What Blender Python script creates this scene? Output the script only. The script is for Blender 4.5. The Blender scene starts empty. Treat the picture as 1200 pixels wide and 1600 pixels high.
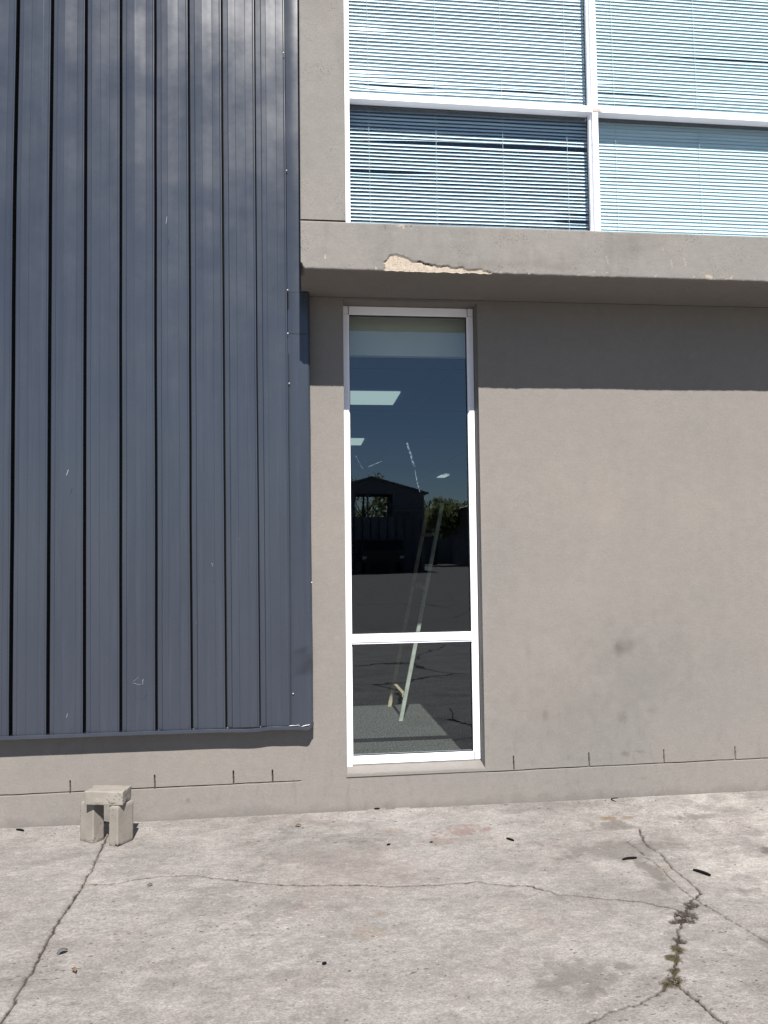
import bpy, bmesh, math, random
import numpy as np
from mathutils import Vector, Matrix
random.seed(7)
R = math.radians
sc = bpy.context.scene
COL = sc.collection

# ------------------------------------------------------------------ camera
FPX, PITCH, YAW, ROLL = 1150.0, R(2.64), R(6.08), R(-0.664)
fw = Vector((math.sin(YAW)*math.cos(PITCH), math.cos(YAW)*math.cos(PITCH), math.sin(PITCH)))
rt = Vector((math.cos(YAW), -math.sin(YAW), 0)); up = rt.cross(fw)
rt2 = rt*math.cos(ROLL) + up*math.sin(ROLL); up2 = -rt*math.sin(ROLL) + up*math.cos(ROLL)
cd = bpy.data.cameras.new('camera'); cam = bpy.data.objects.new('camera', cd); COL.objects.link(cam)
M = Matrix((( rt2.x, up2.x, -fw.x), (rt2.y, up2.y, -fw.y), (rt2.z, up2.z, -fw.z))).to_4x4()
M.translation = Vector((0, -4.259, 1.5)); cam.matrix_world = M
cd.sensor_fit = 'VERTICAL'; cd.sensor_height = 24.0; cd.sensor_width = 18.0
cd.lens = 24.0*FPX/1600.0; cd.clip_start = .05; cd.clip_end = 2000
sc.camera = cam

# ------------------------------------------------------------------ light
AZ, ELEV = R(2.0), R(51.2)         # the sun stands behind the camera, a touch to its right
sd = Vector((math.sin(AZ)*math.cos(ELEV), -math.cos(AZ)*math.cos(ELEV), math.sin(ELEV)))   # towards the sun
sl = bpy.data.lights.new('sun', 'SUN'); sun = bpy.data.objects.new('sun', sl); COL.objects.link(sun)
sl.energy = 5.0; sl.angle = R(.5); sl.color = (1.0, .955, .90)
sun.rotation_euler = sd.to_track_quat('Z', 'Y').to_euler(); sun.location = (0, -20, 25)
w = bpy.data.worlds.new('World'); sc.world = w; w.use_nodes = True
nt = w.node_tree; nt.nodes.clear()
def wn(t, **k):
    n = nt.nodes.new(t)
    for a, b in k.items(): setattr(n, a, b)
    return n
sky = wn('ShaderNodeTexSky', sky_type='NISHITA', sun_disc=False, sun_elevation=ELEV, sun_rotation=math.pi-AZ,
         altitude=1500, air_density=1.0, dust_density=.1, ozone_density=2.5)
tc = wn('ShaderNodeTexCoord')
mp = wn('ShaderNodeMapping'); mp.inputs['Scale'].default_value = (1, 1, 2.4); mp.inputs['Location'].default_value = (.3, .1, .35)
no = wn('ShaderNodeTexNoise'); no.inputs['Scale'].default_value = 2.3; no.inputs['Detail'].default_value = 7; no.inputs['Roughness'].default_value = .55
cr = wn('ShaderNodeValToRGB'); cr.color_ramp.elements[0].position = .54; cr.color_ramp.elements[1].position = .78
# clouds only well above the horizon
sep = wn('ShaderNodeSeparateXYZ'); mr = wn('ShaderNodeMapRange'); mr.inputs['From Min'].default_value = .50; mr.inputs['From Max'].default_value = .72
mul = wn('ShaderNodeMath', operation='MULTIPLY'); mx = wn('ShaderNodeMixRGB'); mx.inputs[2].default_value = (7.5, 7.8, 8.4, 1)
bg = wn('ShaderNodeBackground'); bg.inputs['Strength'].default_value = .054; ow = wn('ShaderNodeOutputWorld')
L = nt.links.new
L(tc.outputs['Generated'], mp.inputs['Vector']); L(mp.outputs[0], no.inputs['Vector']); L(no.outputs['Fac'], cr.inputs[0])
L(tc.outputs['Generated'], sep.inputs[0]); L(sep.outputs['Z'], mr.inputs['Value'])
L(cr.outputs[0], mul.inputs[0]); L(mr.outputs[0], mul.inputs[1]); L(mul.outputs[0], mx.inputs[0])
L(sky.outputs[0], mx.inputs[1]); L(mx.outputs[0], bg.inputs[0]); L(bg.outputs[0], ow.inputs[0])
sc.view_settings.view_transform = 'Standard'; sc.view_settings.look = 'None'
sc.view_settings.exposure = 1.03; sc.view_settings.gamma = 1
sc.render.engine = 'CYCLES'
sc.cycles.max_bounces = 8; sc.cycles.transparent_max_bounces = 12
sc.cycles.caustics_reflective = True

# ------------------------------------------------------------------ helpers
def mat(name):
    m = bpy.data.materials.new(name); m.use_nodes = True
    return m, m.node_tree, m.node_tree.nodes['Principled BSDF']
class NB:
    """small node builder"""
    def __init__(s, tree): s.t = tree; s.n = tree.nodes; s.l = tree.links.new; s.co = None
    def obj(s):
        if not s.co: s.co = s.n.new('ShaderNodeTexCoord').outputs['Object']
        return s.co
    def mapped(s, scale=(1, 1, 1), loc=(0, 0, 0)):
        m = s.n.new('ShaderNodeMapping'); m.inputs['Scale'].default_value = scale; m.inputs['Location'].default_value = loc
        s.l(s.obj(), m.inputs[0]); return m.outputs[0]
    def noise(s, scale, detail=4, rough=.55, vec=None, dist=0):
        n = s.n.new('ShaderNodeTexNoise'); n.inputs['Scale'].default_value = scale; n.inputs['Detail'].default_value = detail
        n.inputs['Roughness'].default_value = rough; n.inputs['Distortion'].default_value = dist
        s.l(vec if vec is not None else s.obj(), n.inputs['Vector']); return n.outputs['Fac']
    def vor(s, scale, vec=None):
        n = s.n.new('ShaderNodeTexVoronoi'); n.inputs['Scale'].default_value = scale
        s.l(vec if vec is not None else s.obj(), n.inputs['Vector']); return n
    def rng(s, v, a, b, c=0, d=1):
        n = s.n.new('ShaderNodeMapRange'); s.l(v, n.inputs['Value'])
        for k, x in zip(('From Min', 'From Max', 'To Min', 'To Max'), (a, b, c, d)): n.inputs[k].default_value = x
        return n.outputs[0]
    def mth(s, op, a, b=None):
        n = s.n.new('ShaderNodeMath'); n.operation = op
        for i, x in enumerate((a, b)):
            if x is None: continue
            if isinstance(x, (int, float)): n.inputs[i].default_value = x
            else: s.l(x, n.inputs[i])
        return n.outputs[0]
    def mix(s, f, a, b, mode='MIX'):
        n = s.n.new('ShaderNodeMixRGB'); n.blend_type = mode
        for i, x in enumerate((f, a, b)):
            if isinstance(x, (int, float)): n.inputs[i].default_value = x
            elif isinstance(x, tuple): n.inputs[i].default_value = (*x, 1)
            else: s.l(x, n.inputs[i])
        return n.outputs[0]
    def attr(s, name):
        n = s.n.new('ShaderNodeAttribute'); n.attribute_name = name; return n.outputs['Fac']
    def bump(s, h, strength, dist, prev=None):
        n = s.n.new('ShaderNodeBump'); n.inputs['Strength'].default_value = strength; n.inputs['Distance'].default_value = dist
        s.l(h, n.inputs['Height'])
        if prev is not None: s.l(prev, n.inputs['Normal'])
        return n.outputs[0]

def link(o, parent=None, **props):
    COL.objects.link(o)
    if parent is not None: o.parent = parent
    for k, v in props.items(): o[k] = v
    return o
def tag(o, label=None, category=None, group=None, kind=None):
    if label: o['label'] = label
    if category: o['category'] = category
    if group: o['group'] = group
    if kind: o['kind'] = kind
    return o
def empty(name, loc=(0, 0, 0), **p):
    o = bpy.data.objects.new(name, None); o.location = loc; o.empty_display_size = .2
    return link(o, None, **p)
class MB:
    """collects shapes into one mesh"""
    def __init__(s): s.bm = bmesh.new()
    def box(s, x0, x1, y0, y1, z0, z1, bev=0):
        b = bmesh.new(); bmesh.ops.create_cube(b, size=1)
        bmesh.ops.scale(b, verts=b.verts, vec=(x1-x0, y1-y0, z1-z0))
        bmesh.ops.translate(b, verts=b.verts, vec=((x0+x1)/2, (y0+y1)/2, (z0+z1)/2))
        if bev: bmesh.ops.bevel(b, geom=b.edges[:], offset=bev, segments=2, affect='EDGES', profile=.5)
        me = bpy.data.meshes.new('t'); b.to_mesh(me); b.free(); s.bm.from_mesh(me); bpy.data.meshes.remove(me); return s
    def tube(s, pts, r, seg=8, cap=True):
        pts = [Vector(p) for p in pts]; rings = []
        for i, p in enumerate(pts):
            d = (pts[min(i+1, len(pts)-1)]-pts[max(i-1, 0)]).normalized()
            a = d.orthogonal().normalized() if i == 0 else (pa - d*pa.dot(d)).normalized()
            pa = a; b = d.cross(a); rr = r[i] if isinstance(r, (list, tuple)) else r
            rings.append([s.bm.verts.new(p+(a*math.cos(t)+b*math.sin(t))*rr) for t in [2*math.pi*k/seg for k in range(seg)]])
        for q, u in zip(rings, rings[1:]):
            for k in range(seg): s.bm.faces.new((q[k], q[(k+1) % seg], u[(k+1) % seg], u[k]))
        if cap: s.bm.faces.new(rings[0][::-1]); s.bm.faces.new(rings[-1])
        return s
    def poly(s, pts):
        s.bm.faces.new([s.bm.verts.new(p) for p in pts]); return s
    def prism(s, pts, vec):
        a = [s.bm.verts.new(p) for p in pts]; b = [s.bm.verts.new(Vector(p)+Vector(vec)) for p in pts]; n = len(a)
        s.bm.faces.new(a[::-1]); s.bm.faces.new(b)
        for i in range(n): s.bm.faces.new((a[i], a[(i+1) % n], b[(i+1) % n], b[i]))
        return s
    def obj(s, name, m, parent=None, smooth=False, **p):
        bmesh.ops.recalc_face_normals(s.bm, faces=s.bm.faces[:])
        me = bpy.data.meshes.new(name); s.bm.to_mesh(me); s.bm.free(); me.materials.append(m)
        if smooth:
            for f in me.polygons: f.use_smooth = True
        return link(bpy.data.objects.new(name, me), parent, **p)

def grid(name, co, m, parent=None, keep=None, attrs=None, smooth=False, flip=False, **p):
    """co: (nu, nv, 3) array of points; keep: (nu-1, nv-1) mask of faces"""
    nu, nv = co.shape[:2]
    idx = np.arange(nu*nv).reshape(nu, nv)
    q = np.stack([idx[:-1, :-1], idx[1:, :-1], idx[1:, 1:], idx[:-1, 1:]], -1)
    if flip: q = q[..., ::-1]
    q = q[keep] if keep is not None else q.reshape(-1, 4)
    me = bpy.data.meshes.new(name)
    me.vertices.add(nu*nv); me.vertices.foreach_set('co', co.astype(np.float32).ravel())
    me.loops.add(q.size); me.loops.foreach_set('vertex_index', q.astype(np.int32).ravel())
    me.polygons.add(len(q)); me.polygons.foreach_set('loop_start', np.arange(0, q.size, 4, dtype=np.int32))
    me.polygons.foreach_set('loop_total', np.full(len(q), 4, dtype=np.int32))
    me.polygons.foreach_set('use_smooth', np.full(len(q), smooth, dtype=bool))
    for k, v in (attrs or {}).items():
        a = me.attributes.new(k, 'FLOAT', 'POINT'); a.data.foreach_set('value', v.astype(np.float32).ravel())
    me.update(calc_edges=True); me.validate()
    me.materials.append(m)
    return link(bpy.data.objects.new(name, me), parent, **p)

_rs = np.random.RandomState(3); _tab = _rs.rand(256, 256)
def vnoise(x, y, seed=0):
    x = x+seed*17.31; y = y+seed*9.77
    xi = np.floor(x).astype(int); yi = np.floor(y).astype(int); fx = x-xi; fy = y-yi
    fx = fx*fx*(3-2*fx); fy = fy*fy*(3-2*fy)
    t = lambda a, b: _tab[a % 256, b % 256]
    return (t(xi, yi)*(1-fx)+t(xi+1, yi)*fx)*(1-fy)+(t(xi, yi+1)*(1-fx)+t(xi+1, yi+1)*fx)*fy
def fnoise(x, y, seed=0, oct=4):
    v = 0; a = .5
    for o in range(oct): v = v+a*vnoise(x*2**o, y*2**o, seed+o*3); a *= .5
    return v/(1-.5**oct)
def pdist(x, y, pts, wid=None):
    """distance to a polyline, and position along it"""
    best = np.full(x.shape, 1e9); along = np.zeros(x.shape); L0 = 0
    for (x0, y0), (x1, y1) in zip(pts, pts[1:]):
        dx, dy = x1-x0, y1-y0; l2 = dx*dx+dy*dy; t = np.clip(((x-x0)*dx+(y-y0)*dy)/l2, 0, 1)
        d = np.hypot(x-x0-t*dx, y-y0-t*dy); c = d < best; best = np.where(c, d, best); along = np.where(c, L0+t*math.sqrt(l2), along); L0 += math.sqrt(l2)
    return best, along
def ss(a, b, x): t = np.clip((x-a)/(b-a), 0, 1); return t*t*(3-2*t)
def lines(*segs):
    """merge of (start, stop, step) runs"""
    v = np.concatenate([np.arange(a, b, s) for a, b, s in segs]+[[segs[-1][1]]]); v = np.unique(np.round(v, 5))
    return v[np.concatenate([[True], np.diff(v) > 4e-4])]

# ------------------------------------------------------------------ materials
def m_plaster(name, base=(.173, .157, .143), pits=0.0, warm=(.192, .172, .154), cool=(.157, .149, .139)):
    m, t, b = mat(name); n = NB(t)
    big = n.rng(n.noise(.9, 3), .3, .7); mid = n.rng(n.noise(5, 6, .6), .3, .72); stre = n.noise(3, 5, .6, n.mapped((2.5, 2.5, .35)))
    c = n.mix(big, warm, cool); c = n.mix(n.mth('MULTIPLY', mid, .35), c, base)
    c = n.mix(n.rng(stre, .35, .75, 0, .22), c, (.145, .137, .13))
    c = n.mix(n.rng(n.noise(26, 5, .7), .58, .75, 0, .2), c, (.25, .236, .222))
    gq = n.rng(n.noise(130, 5, .75), .3, .7, .9, 1.1); c = n.mix(1.0, c, gq, 'MULTIPLY')
    gq = n.rng(n.noise(16, 7, .75), .3, .7, .94, 1.06); c = n.mix(1.0, c, gq, 'MULTIPLY')
    c = n.mix(n.attr('grime_or_shade'), c, (.07, .06, .055))
    c = n.mix(n.attr('chip'), c, n.mix(n.rng(n.noise(45, 6, .7), .35, .65), (.30, .25, .195), (.42, .36, .29)))
    c = n.mix(n.attr('gap'), c, (.03, .026, .024))
    fine = n.noise(220, 3, .6); roll = n.noise(60, 4, .6)
    nrm = n.bump(roll, .4, .003); nrm = n.bump(fine, .4, .0012, nrm); nrm = n.bump(n.noise(9, 3), .5, .004, nrm)
    if pits:
        v = n.vor(95); sz = n.rng(n.noise(5, 3), .42, .7, .0, .3)
        p_ = n.mth('LESS_THAN', v.outputs['Distance'], n.mth('MULTIPLY', sz, pits))
        c = n.mix(n.mth('MULTIPLY', p_, .75), c, (.05, .045, .04)); nrm = n.bump(n.mth('SUBTRACT', 1, p_), .6, .002, nrm)
    t.links.new(c, b.inputs['Base Color']); t.links.new(nrm, b.inputs['Normal'])
    b.inputs['Roughness'].default_value = .85; b.inputs['Specular IOR Level'].default_value = .25
    return m
PLASTER = m_plaster('wall_plaster'); PLASTER_PIT = m_plaster('pitted_plaster', (.177, .166, .153), 1.0, (.191, .177, .161), (.166, .158, .147))

def m_simple(name, col, rough=.5, metal=0, spec=.5, var=.15, scale=8, bump=0, bscale=60, emis=None, coat=0):
    m, t, b = mat(name); n = NB(t)
    c = n.mix(n.rng(n.noise(scale, 5, .6), .3, .7), tuple(x*(1-var) for x in col), tuple(min(1, x*(1+var)) for x in col))
    t.links.new(c, b.inputs['Base Color'])
    t.links.new(n.rng(n.noise(scale*2.3, 4), .3, .7, max(0, rough-.07), min(1, rough+.07)), b.inputs['Roughness'])
    b.inputs['Metallic'].default_value = metal; b.inputs['Specular IOR Level'].default_value = spec; b.inputs['Coat Weight'].default_value = coat
    if bump: t.links.new(n.bump(n.noise(bscale, 4), .5, bump), b.inputs['Normal'])
    if emis: b.inputs['Emission Color'].default_value = (*emis[0], 1); b.inputs['Emission Strength'].default_value = emis[1]
    return m
WHITE = m_simple('white_powder_coat', (.80, .80, .86), .4, var=.03)
DARK = m_simple('dark_void', (.01, .01, .01), .9, spec=.1)
SEAL = m_simple('grey_sealant', (.16, .15, .145), .8, bump=.003)

def m_cladding():
    m, t, b = mat('slate_blue_paint'); n = NB(t)
    c = n.mix(n.rng(n.noise(1.6, 4, .6, n.mapped((3, 3, .5))), .3, .7), (.027, .033, .047), (.033, .040, .054))
    chalk = n.noise(3.2, 6, .65, n.mapped((9, 9, .35)))
    c = n.mix(n.rng(chalk, .5, .8, 0, .35), c, (.055, .064, .082))
    c = n.mix(n.rng(n.noise(14, 7, .75), .66, .74, 0, .35), c, (.09, .10, .12))
    c = n.mix(n.attr('grime_or_shade'), c, (.012, .012, .015))  # scuffs on the flashing, painted shade inside the cladding slots
    t.links.new(c, b.inputs['Base Color'])
    t.links.new(n.rng(n.noise(4, 5, .6), .3, .7, .2, .32), b.inputs['Roughness'])
    nrm = n.bump(n.noise(1.3, 2, .5, n.mapped((5, 5, .45))), .5, .006)
    nrm = n.bump(n.noise(320, 2), .06, .0006, nrm)
    t.links.new(nrm, b.inputs['Normal']); b.inputs['Specular IOR Level'].default_value = .5
    return m
CLAD = m_cladding()

def m_glass(name, tint, k, cap=.9):
    m = bpy.data.materials.new(name); m.use_nodes = True; t = m.node_tree; t.nodes.clear(); n = NB(t)
    tr = t.nodes.new('ShaderNodeBsdfTransparent'); tr.inputs[0].default_value = (*tint, 1)
    gl = t.nodes.new('ShaderNodeBsdfGlossy'); gl.inputs['Roughness'].default_value = 0; gl.inputs['Color'].default_value = (.82, .92, 1, 1)
    ge = t.nodes.new('ShaderNodeNewGeometry'); vm = t.nodes.new('ShaderNodeVectorMath'); vm.operation = 'DOT_PRODUCT'
    t.links.new(ge.outputs['Normal'], vm.inputs[0]); t.links.new(ge.outputs['Incoming'], vm.inputs[1])
    c = n.mth('ABSOLUTE', vm.outputs['Value']); q = n.mth('POWER', n.mth('SUBTRACT', 1, c), 5)     # same from both sides of the sheet
    nrm = n.bump(n.noise(.9, 2), .25, .002); t.links.new(nrm, gl.inputs['Normal'])
    f = n.mth('MULTIPLY', n.mth('ADD', n.mth('MULTIPLY', q, .96), .04), k); f = n.mth('MINIMUM', f, cap)
    ms = t.nodes.new('ShaderNodeMixShader'); o = t.nodes.new('ShaderNodeOutputMaterial')
    t.links.new(f, ms.inputs[0]); t.links.new(tr.outputs[0], ms.inputs[1]); t.links.new(gl.outputs[0], ms.inputs[2]); t.links.new(ms.outputs[0], o.inputs[0])
    return m
GLASS_LOW = m_glass('tinted_window_glass', (.65, .70, .69), 2.6)
GLASS_UP = m_glass('upper_window_glass', (.88, .94, .955), 1.7)

def m_ground():
    m, t, b = mat('worn_concrete'); n = NB(t)
    st = n.mapped((.8, 1.25, 1))
    wob = n.t.nodes.new('ShaderNodeTexNoise'); wob.inputs['Scale'].default_value = 30; wob.inputs['Detail'].default_value = 3; n.l(n.obj(), wob.inputs['Vector'])
    va = n.t.nodes.new('ShaderNodeVectorMath'); va.operation = 'MULTIPLY_ADD'; n.l(wob.outputs['Color'], va.inputs[0]); va.inputs[1].default_value = (.035, .025, 0); n.l(n.mapped((.75, 1.25, 1)), va.inputs[2]); wv = va.outputs[0]
    big = n.rng(n.noise(.55, 5, .6), .32, .68); mid = n.rng(n.noise(3.2, 8, .68, st), .34, .68)
    c = n.mix(mid, (.172, .158, .148), (.25, .234, .22))
    c = n.mix(n.mth('MULTIPLY', big, .35), c, (.19, .178, .166))
    c = n.mix(n.attr('pale'), c, (.285, .27, .25))
    c = n.mix(n.rng(n.noise(1.7, 7, .72, n.mapped((.7, 1.5, 1), (4, 2, 0))), .5, .7, 0, .6), c, (.118, .108, .102))
    c = n.mix(n.rng(n.noise(2.6, 4, .6, n.mapped((1, 1, 1), (9, 5, 0))), .56, .75, 0, .4), c, (.18, .143, .132))
    for sc_, lo, hi, a_, b_ in ((7, .34, .66, .86, 1.12), (17, .34, .66, .86, 1.12), (45, .34, .66, .82, 1.16), (120, .36, .64, .74, 1.24)):
        c = n.mix(1.0, c, n.rng(n.noise(sc_, 6, .7, st), lo, hi, a_, b_), 'MULTIPLY')
    c = n.mix(n.rng(n.noise(27, 8, .8, n.mapped((.7, 1.4, 1), (2, 7, 0))), .58, .68, 0, .4), c, (.095, .088, .084))
    c = n.mix(n.rng(n.noise(31, 8, .8, n.mapped((.7, 1.4, 1), (8, 3, 0))), .56, .64, 0, .4), c, (.27, .255, .24))
    c = n.mix(n.attr('dirt'), c, (.10, .09, .082))
    c = n.mix(n.attr('rust'), c, (.14, .095, .055)); c = n.mix(n.attr('red'), c, (.14, .08, .072))
    # small pits and grit: irregular, of many sizes, in drifts
    def spots(scale, dens, amp, rnd_loc):
        v = n.t.nodes.new('ShaderNodeTexVoronoi'); v.inputs['Scale'].default_value = scale; n.l(wv, v.inputs['Vector'])
        sp = n.t.nodes.new('ShaderNodeSeparateColor'); n.l(v.outputs['Color'], sp.inputs[0])
        size = n.mth('MULTIPLY', n.mth('POWER', sp.outputs[0], 2.5), n.rng(n.noise(1.3, 5, .6, n.mapped((1, 1, 1), rnd_loc)), .36, .68, dens*.25, dens))
        return n.rng(n.mth('SUBTRACT', size, v.outputs['Distance']), 0, .06), amp
    p1, _ = spots(24, .27, 1, (0, 0, 0)); p2, _ = spots(55, .46, 1, (3, 1, 0)); p3, _ = spots(33, .3, 1, (7, 7, 0))
    c = n.mix(n.mth('MULTIPLY', p1, .8), c, (.045, .04, .038)); c = n.mix(n.mth('MULTIPLY', p2, .65), c, (.06, .055, .052)); c = n.mix(n.mth('MULTIPLY', p3, .5), c, (.36, .345, .33))
    c = n.mix(n.rng(n.attr('gap'), 0, .75), c, (.032, .025, .021))
    ve = n.t.nodes.new('ShaderNodeTexVoronoi'); ve.feature = 'DISTANCE_TO_EDGE'; ve.inputs['Scale'].default_value = .42
    v2_ = n.t.nodes.new('ShaderNodeVectorMath'); v2_.operation = 'MULTIPLY_ADD'; w2 = n.t.nodes.new('ShaderNodeTexNoise'); w2.inputs['Scale'].default_value = 1.2; w2.inputs['Detail'].default_value = 6; n.l(n.obj(), w2.inputs['Vector'])
    n.l(w2.outputs['Color'], v2_.inputs[0]); v2_.inputs[1].default_value = (.9, .9, 0); n.l(n.obj(), v2_.inputs[2]); n.l(v2_.outputs[0], ve.inputs['Vector'])
    ec = n.rng(ve.outputs['Distance'], .003, .009, 1, 0); c = n.mix(n.mth('MULTIPLY', ec, n.attr('behind')), c, (.03, .026, .024))
    c = n.mix(n.mth('MULTIPLY', n.attr('yard'), .6), c, (.10, .092, .085))
    c = n.mix(n.attr('moss'), c, (.05, .043, .024))
    h = n.mth('SUBTRACT', n.mth('ADD', n.noise(60, 8, .8), n.mth('MULTIPLY', n.noise(9, 6, .7), .8)), n.mth('ADD', n.mth('MULTIPLY', p1, .9), n.mth('MULTIPLY', p2, .5)))
    t.links.new(n.bump(h, .55, .004), b.inputs['Normal']); t.links.new(c, b.inputs['Base Color'])
    b.inputs['Roughness'].default_value = .9; b.inputs['Specular IOR Level'].default_value = .2
    return m
GROUND = m_ground()

# ------------------------------------------------------------------ ground
crackL = [(-1.04,-.249),(-1.016,-.509),(-1.003,-.78),(-1.002,-.985),(-1.003,-1.213),(-.98,-1.433),(-.979,-1.567),(-.971,-1.705),(-.965,-1.9),(-.96,-2.6)]
crackL0 = [(-1.05,0),(-1.04,-.249)]
crackM = [(-1.019,-.753),(-.862,-.768),(-.703,-.724),(-.56,-.723),(-.41,-.77),(-.232,-.845),(-.033,-.902),(.222,-.923),(.36,-.96),(.502,-.967),(.675,-.965),(.749,-.962),(.866,-1.015),(.975,-1.035),(1.062,-1.119),(1.209,-1.179),(1.381,-1.235),(1.503,-1.322)]
crackR = [(1.672,-1.193),(1.594,-1.258),(1.534,-1.326),(1.482,-1.413),(1.433,-1.455),(1.38,-1.542),(1.354,-1.606),(1.284,-1.701),(1.242,-1.773),(1.245,-1.811),(1.262,-1.884),(1.274,-1.959),(1.294,-2.034),(1.33,-2.5)]
crackR2 = [(1.233,-1.791),(1.135,-1.851),(1.037,-1.897),(.952,-1.919),(.8,-1.99)]
crackU = [(1.733,-.472),(1.674,-.682),(1.698,-.8),(1.67,-.919),(1.676,-1.053),(1.672,-1.193)]
jointR = [(1.60,-.62),(1.616,-.932),(1.608,-1.125),(1.617,-1.215),(1.66,-1.42),(1.72,-1.6)]
gx = lines((-400,-60,40),(-60,-8,4),(-8,-2.0,.3),(-2.0,3.0,.0055),(3.0,8,.3),(8,60,4),(60,400,40))
gy = lines((-500,-60,40),(-60,-8,3),(-8,-2.3,.25),(-2.3,.02,.0052))
X, Yg = np.meshgrid(gx, gy, indexing='ij')
wx = X+(fnoise(X*22, Yg*22, 1)-.5)*.02+(fnoise(X*90, Yg*90, 5, 2)-.5)*.008; wy = Yg+(fnoise(X*22, Yg*22, 2)-.5)*.03+(fnoise(X*90, Yg*90, 6, 2)-.5)*.008
gap = np.zeros_like(X); soft = np.zeros_like(X)
for pts, wd, wob in ((crackL,.0034,.8),(crackL0,.003,.4),(crackM,.0036,.8),(crackR,.0036,.8),(crackR2,.0026,1.0),(crackU,.003,.7),(jointR,.002,1.0)):
    d, al = pdist(wx, wy, pts)
    ww = wd*(1-wob*.5+wob*fnoise(al*9, al*0+3, 7, 3)); soft = np.maximum(soft, (1-ss(0, .035, d))*.3*fnoise(X*30, Yg*30, 4))
    gap = np.maximum(gap, (1-ss(ww*.7, ww*1.7, d))*(1 if wd > .0035 else .8))
# ragged broken pocket where the cracks meet
for cx, cy, rx, ry in ((1.575,-1.285,.035,.03),(1.515,-1.355,.05,.035),(1.475,-1.40,.06,.03),(1.245,-1.775,.03,.03),(1.39,-1.545,.02,.03)):
    d = np.hypot((wx-cx)/rx, (wy-cy)/ry)+(fnoise(X*55, Yg*55, 9)-.5)*1.1
    gap = np.maximum(gap, (1-ss(.75, 1.05, d))*(.45+.5*fnoise(X*60, Yg*60, 12)))
rb = vnoise(X*140, Yg*140, 3)
wallgap = 1-ss(.004, .012, -Yg+(fnoise(X*40, X*0, 8)-.5)*.012); gap = np.maximum(gap, wallgap*.5*(fnoise(X*6, X*0, 11) > .42)*(X > -1.6))
def blob(cx, cy, rx, ry, seed, n=.9, f=22): return 1-ss(.45, 1.15, np.hypot((X-cx)/rx, (Yg-cy)/ry)+(fnoise(X*f, Yg*f, seed)-.5)*n*2)
rust = .75*blob(1.633,-.311,.06,.035,21)+.6*blob(1.76,-.31,.045,.02,22)+.25*blob(.25,-1.33,.08,.06,23)+.3*blob(.29,-1.19,.035,.025,24,.3)+.5*blob(1.88,-.05,.03,.02,26)+.3*blob(1.63,-.93,.05,.03,27)+.25*blob(.43,-.33,.1,.04,29)
red = .55*blob(.80,-.39,.14,.05,31,1.7,40)+.3*blob(.70,-.50,.12,.04,32,1.5)+.5*blob(.86,-.31,.05,.03,33,.8)+.12*blob(.2,-.8,.4,.3,34)
dirt = soft+.5*blob(2.1,-.35,.13,.05,41)+.5*blob(1.62,-.42,.16,.06,42)+.4*blob(1.5,-.72,.3,.12,43)+.45*blob(.95,-1.72,.22,.1,44)+.8*blob(2.22,-.84,.06,.07,45)+.4*blob(1.9,-1.2,.05,.03,46)+.35*blob(1.85,-1.6,.2,.12,47)+.25*blob(.1,-.55,.3,.2,48)
dirt += .55*blob(1.56,-1.0,.05,.2,49)+.3*(fnoise(X*3,Yg*5,50) > .66)*fnoise(X*20,Yg*20,51)
pale = .75*ss(1.25, 2.1, X+Yg*.25+(fnoise(X*3, Yg*3, 52)-.5)*1.0)*ss(.3, .6, fnoise(X*9, Yg*9, 53))
moss = np.zeros_like(X)
for cx, cy, r in ((1.352,-1.60,.03),(1.31,-1.655,.03),(1.275,-1.73,.02),(1.22,-1.80,.028),(1.25,-1.79,.03)):
    moss = np.maximum(moss, 1-ss(.6, 1.1, np.hypot(X-cx, Yg-cy)/r+(fnoise(X*70, Yg*70, 61)-.5)*1.4))
near = ss(-2.3, -2.2, Yg)*ss(-2, -1.9, X)*(1-ss(2.9, 3, X))
Z = near*((fnoise(X*2.2, Yg*2.2, 70)-.5)*.006+(fnoise(X*14, Yg*14, 71)-.5)*.0022-.011*gap*(.6+.8*rb)-.0025*soft+.004*(pale > .3)*(fnoise(X*12, Yg*12, 72)-.5)+.006*moss*rb)
yard = ss(-6, -9, Yg)
gco = np.stack([X, Yg, Z-.0005], -1)
grid('ground', gco, GROUND, None, None, dict(gap=np.clip(gap, 0, 1)*near, rust=np.clip(rust, 0, 1)*near, red=np.clip(red, 0, 1)*near, dirt=np.clip(dirt*1.35, 0, 1)*near, pale=np.clip(pale, 0, 1), moss=moss*near, yard=yard, behind=ss(-2.2, -2.5, Yg)), smooth=True, kind='structure')

# ------------------------------------------------------------------ the building
B = empty('office_building', (0, 0, 0)); tag(B, 'beige plastered building with projecting concrete ledge, tall windows and dark blue metal cladding', 'building')
HX0, HX1, HZ0, HZ1 = .226, 1.028, .205, 2.945       # opening of the tall window
slots = [(1.2,.197,.259),(1.657,.195,.258),(2.12,.194,.255),(2.57,.198,.259),(-1.293,.176,.23),(-.842,.179,.235),(-.412,.183,.24),(-.195,.184,.234),(3.03,.2,.26),(-1.74,.172,.23)]
sg = []
for s in slots: sg.append((s[0]-.008, s[0]+.008, .0016))
wxs = np.unique(np.round(np.concatenate([np.arange(-9, -2, .5), np.arange(-2, 3.3, .012), np.arange(3.3, 12.01, .5), [HX0, HX1]]+[np.arange(*q) for q in sg]), 4))
wzs = np.unique(np.round(np.concatenate([np.arange(-.1, .15, .012), np.arange(.15, .215, .0016), np.arange(.215, .27, .005), np.arange(.27, 2.96, .02), [HZ0, HZ1, 2.96]]), 4))
def dedup(v, keepers):
    out = [v[0]]
    for a in v[1:]:
        if a-out[-1] < 9e-4:
            if any(abs(a-k) < 1e-6 for k in keepers): out[-1] = a
        else: out.append(a)
    return np.array(out)
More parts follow.
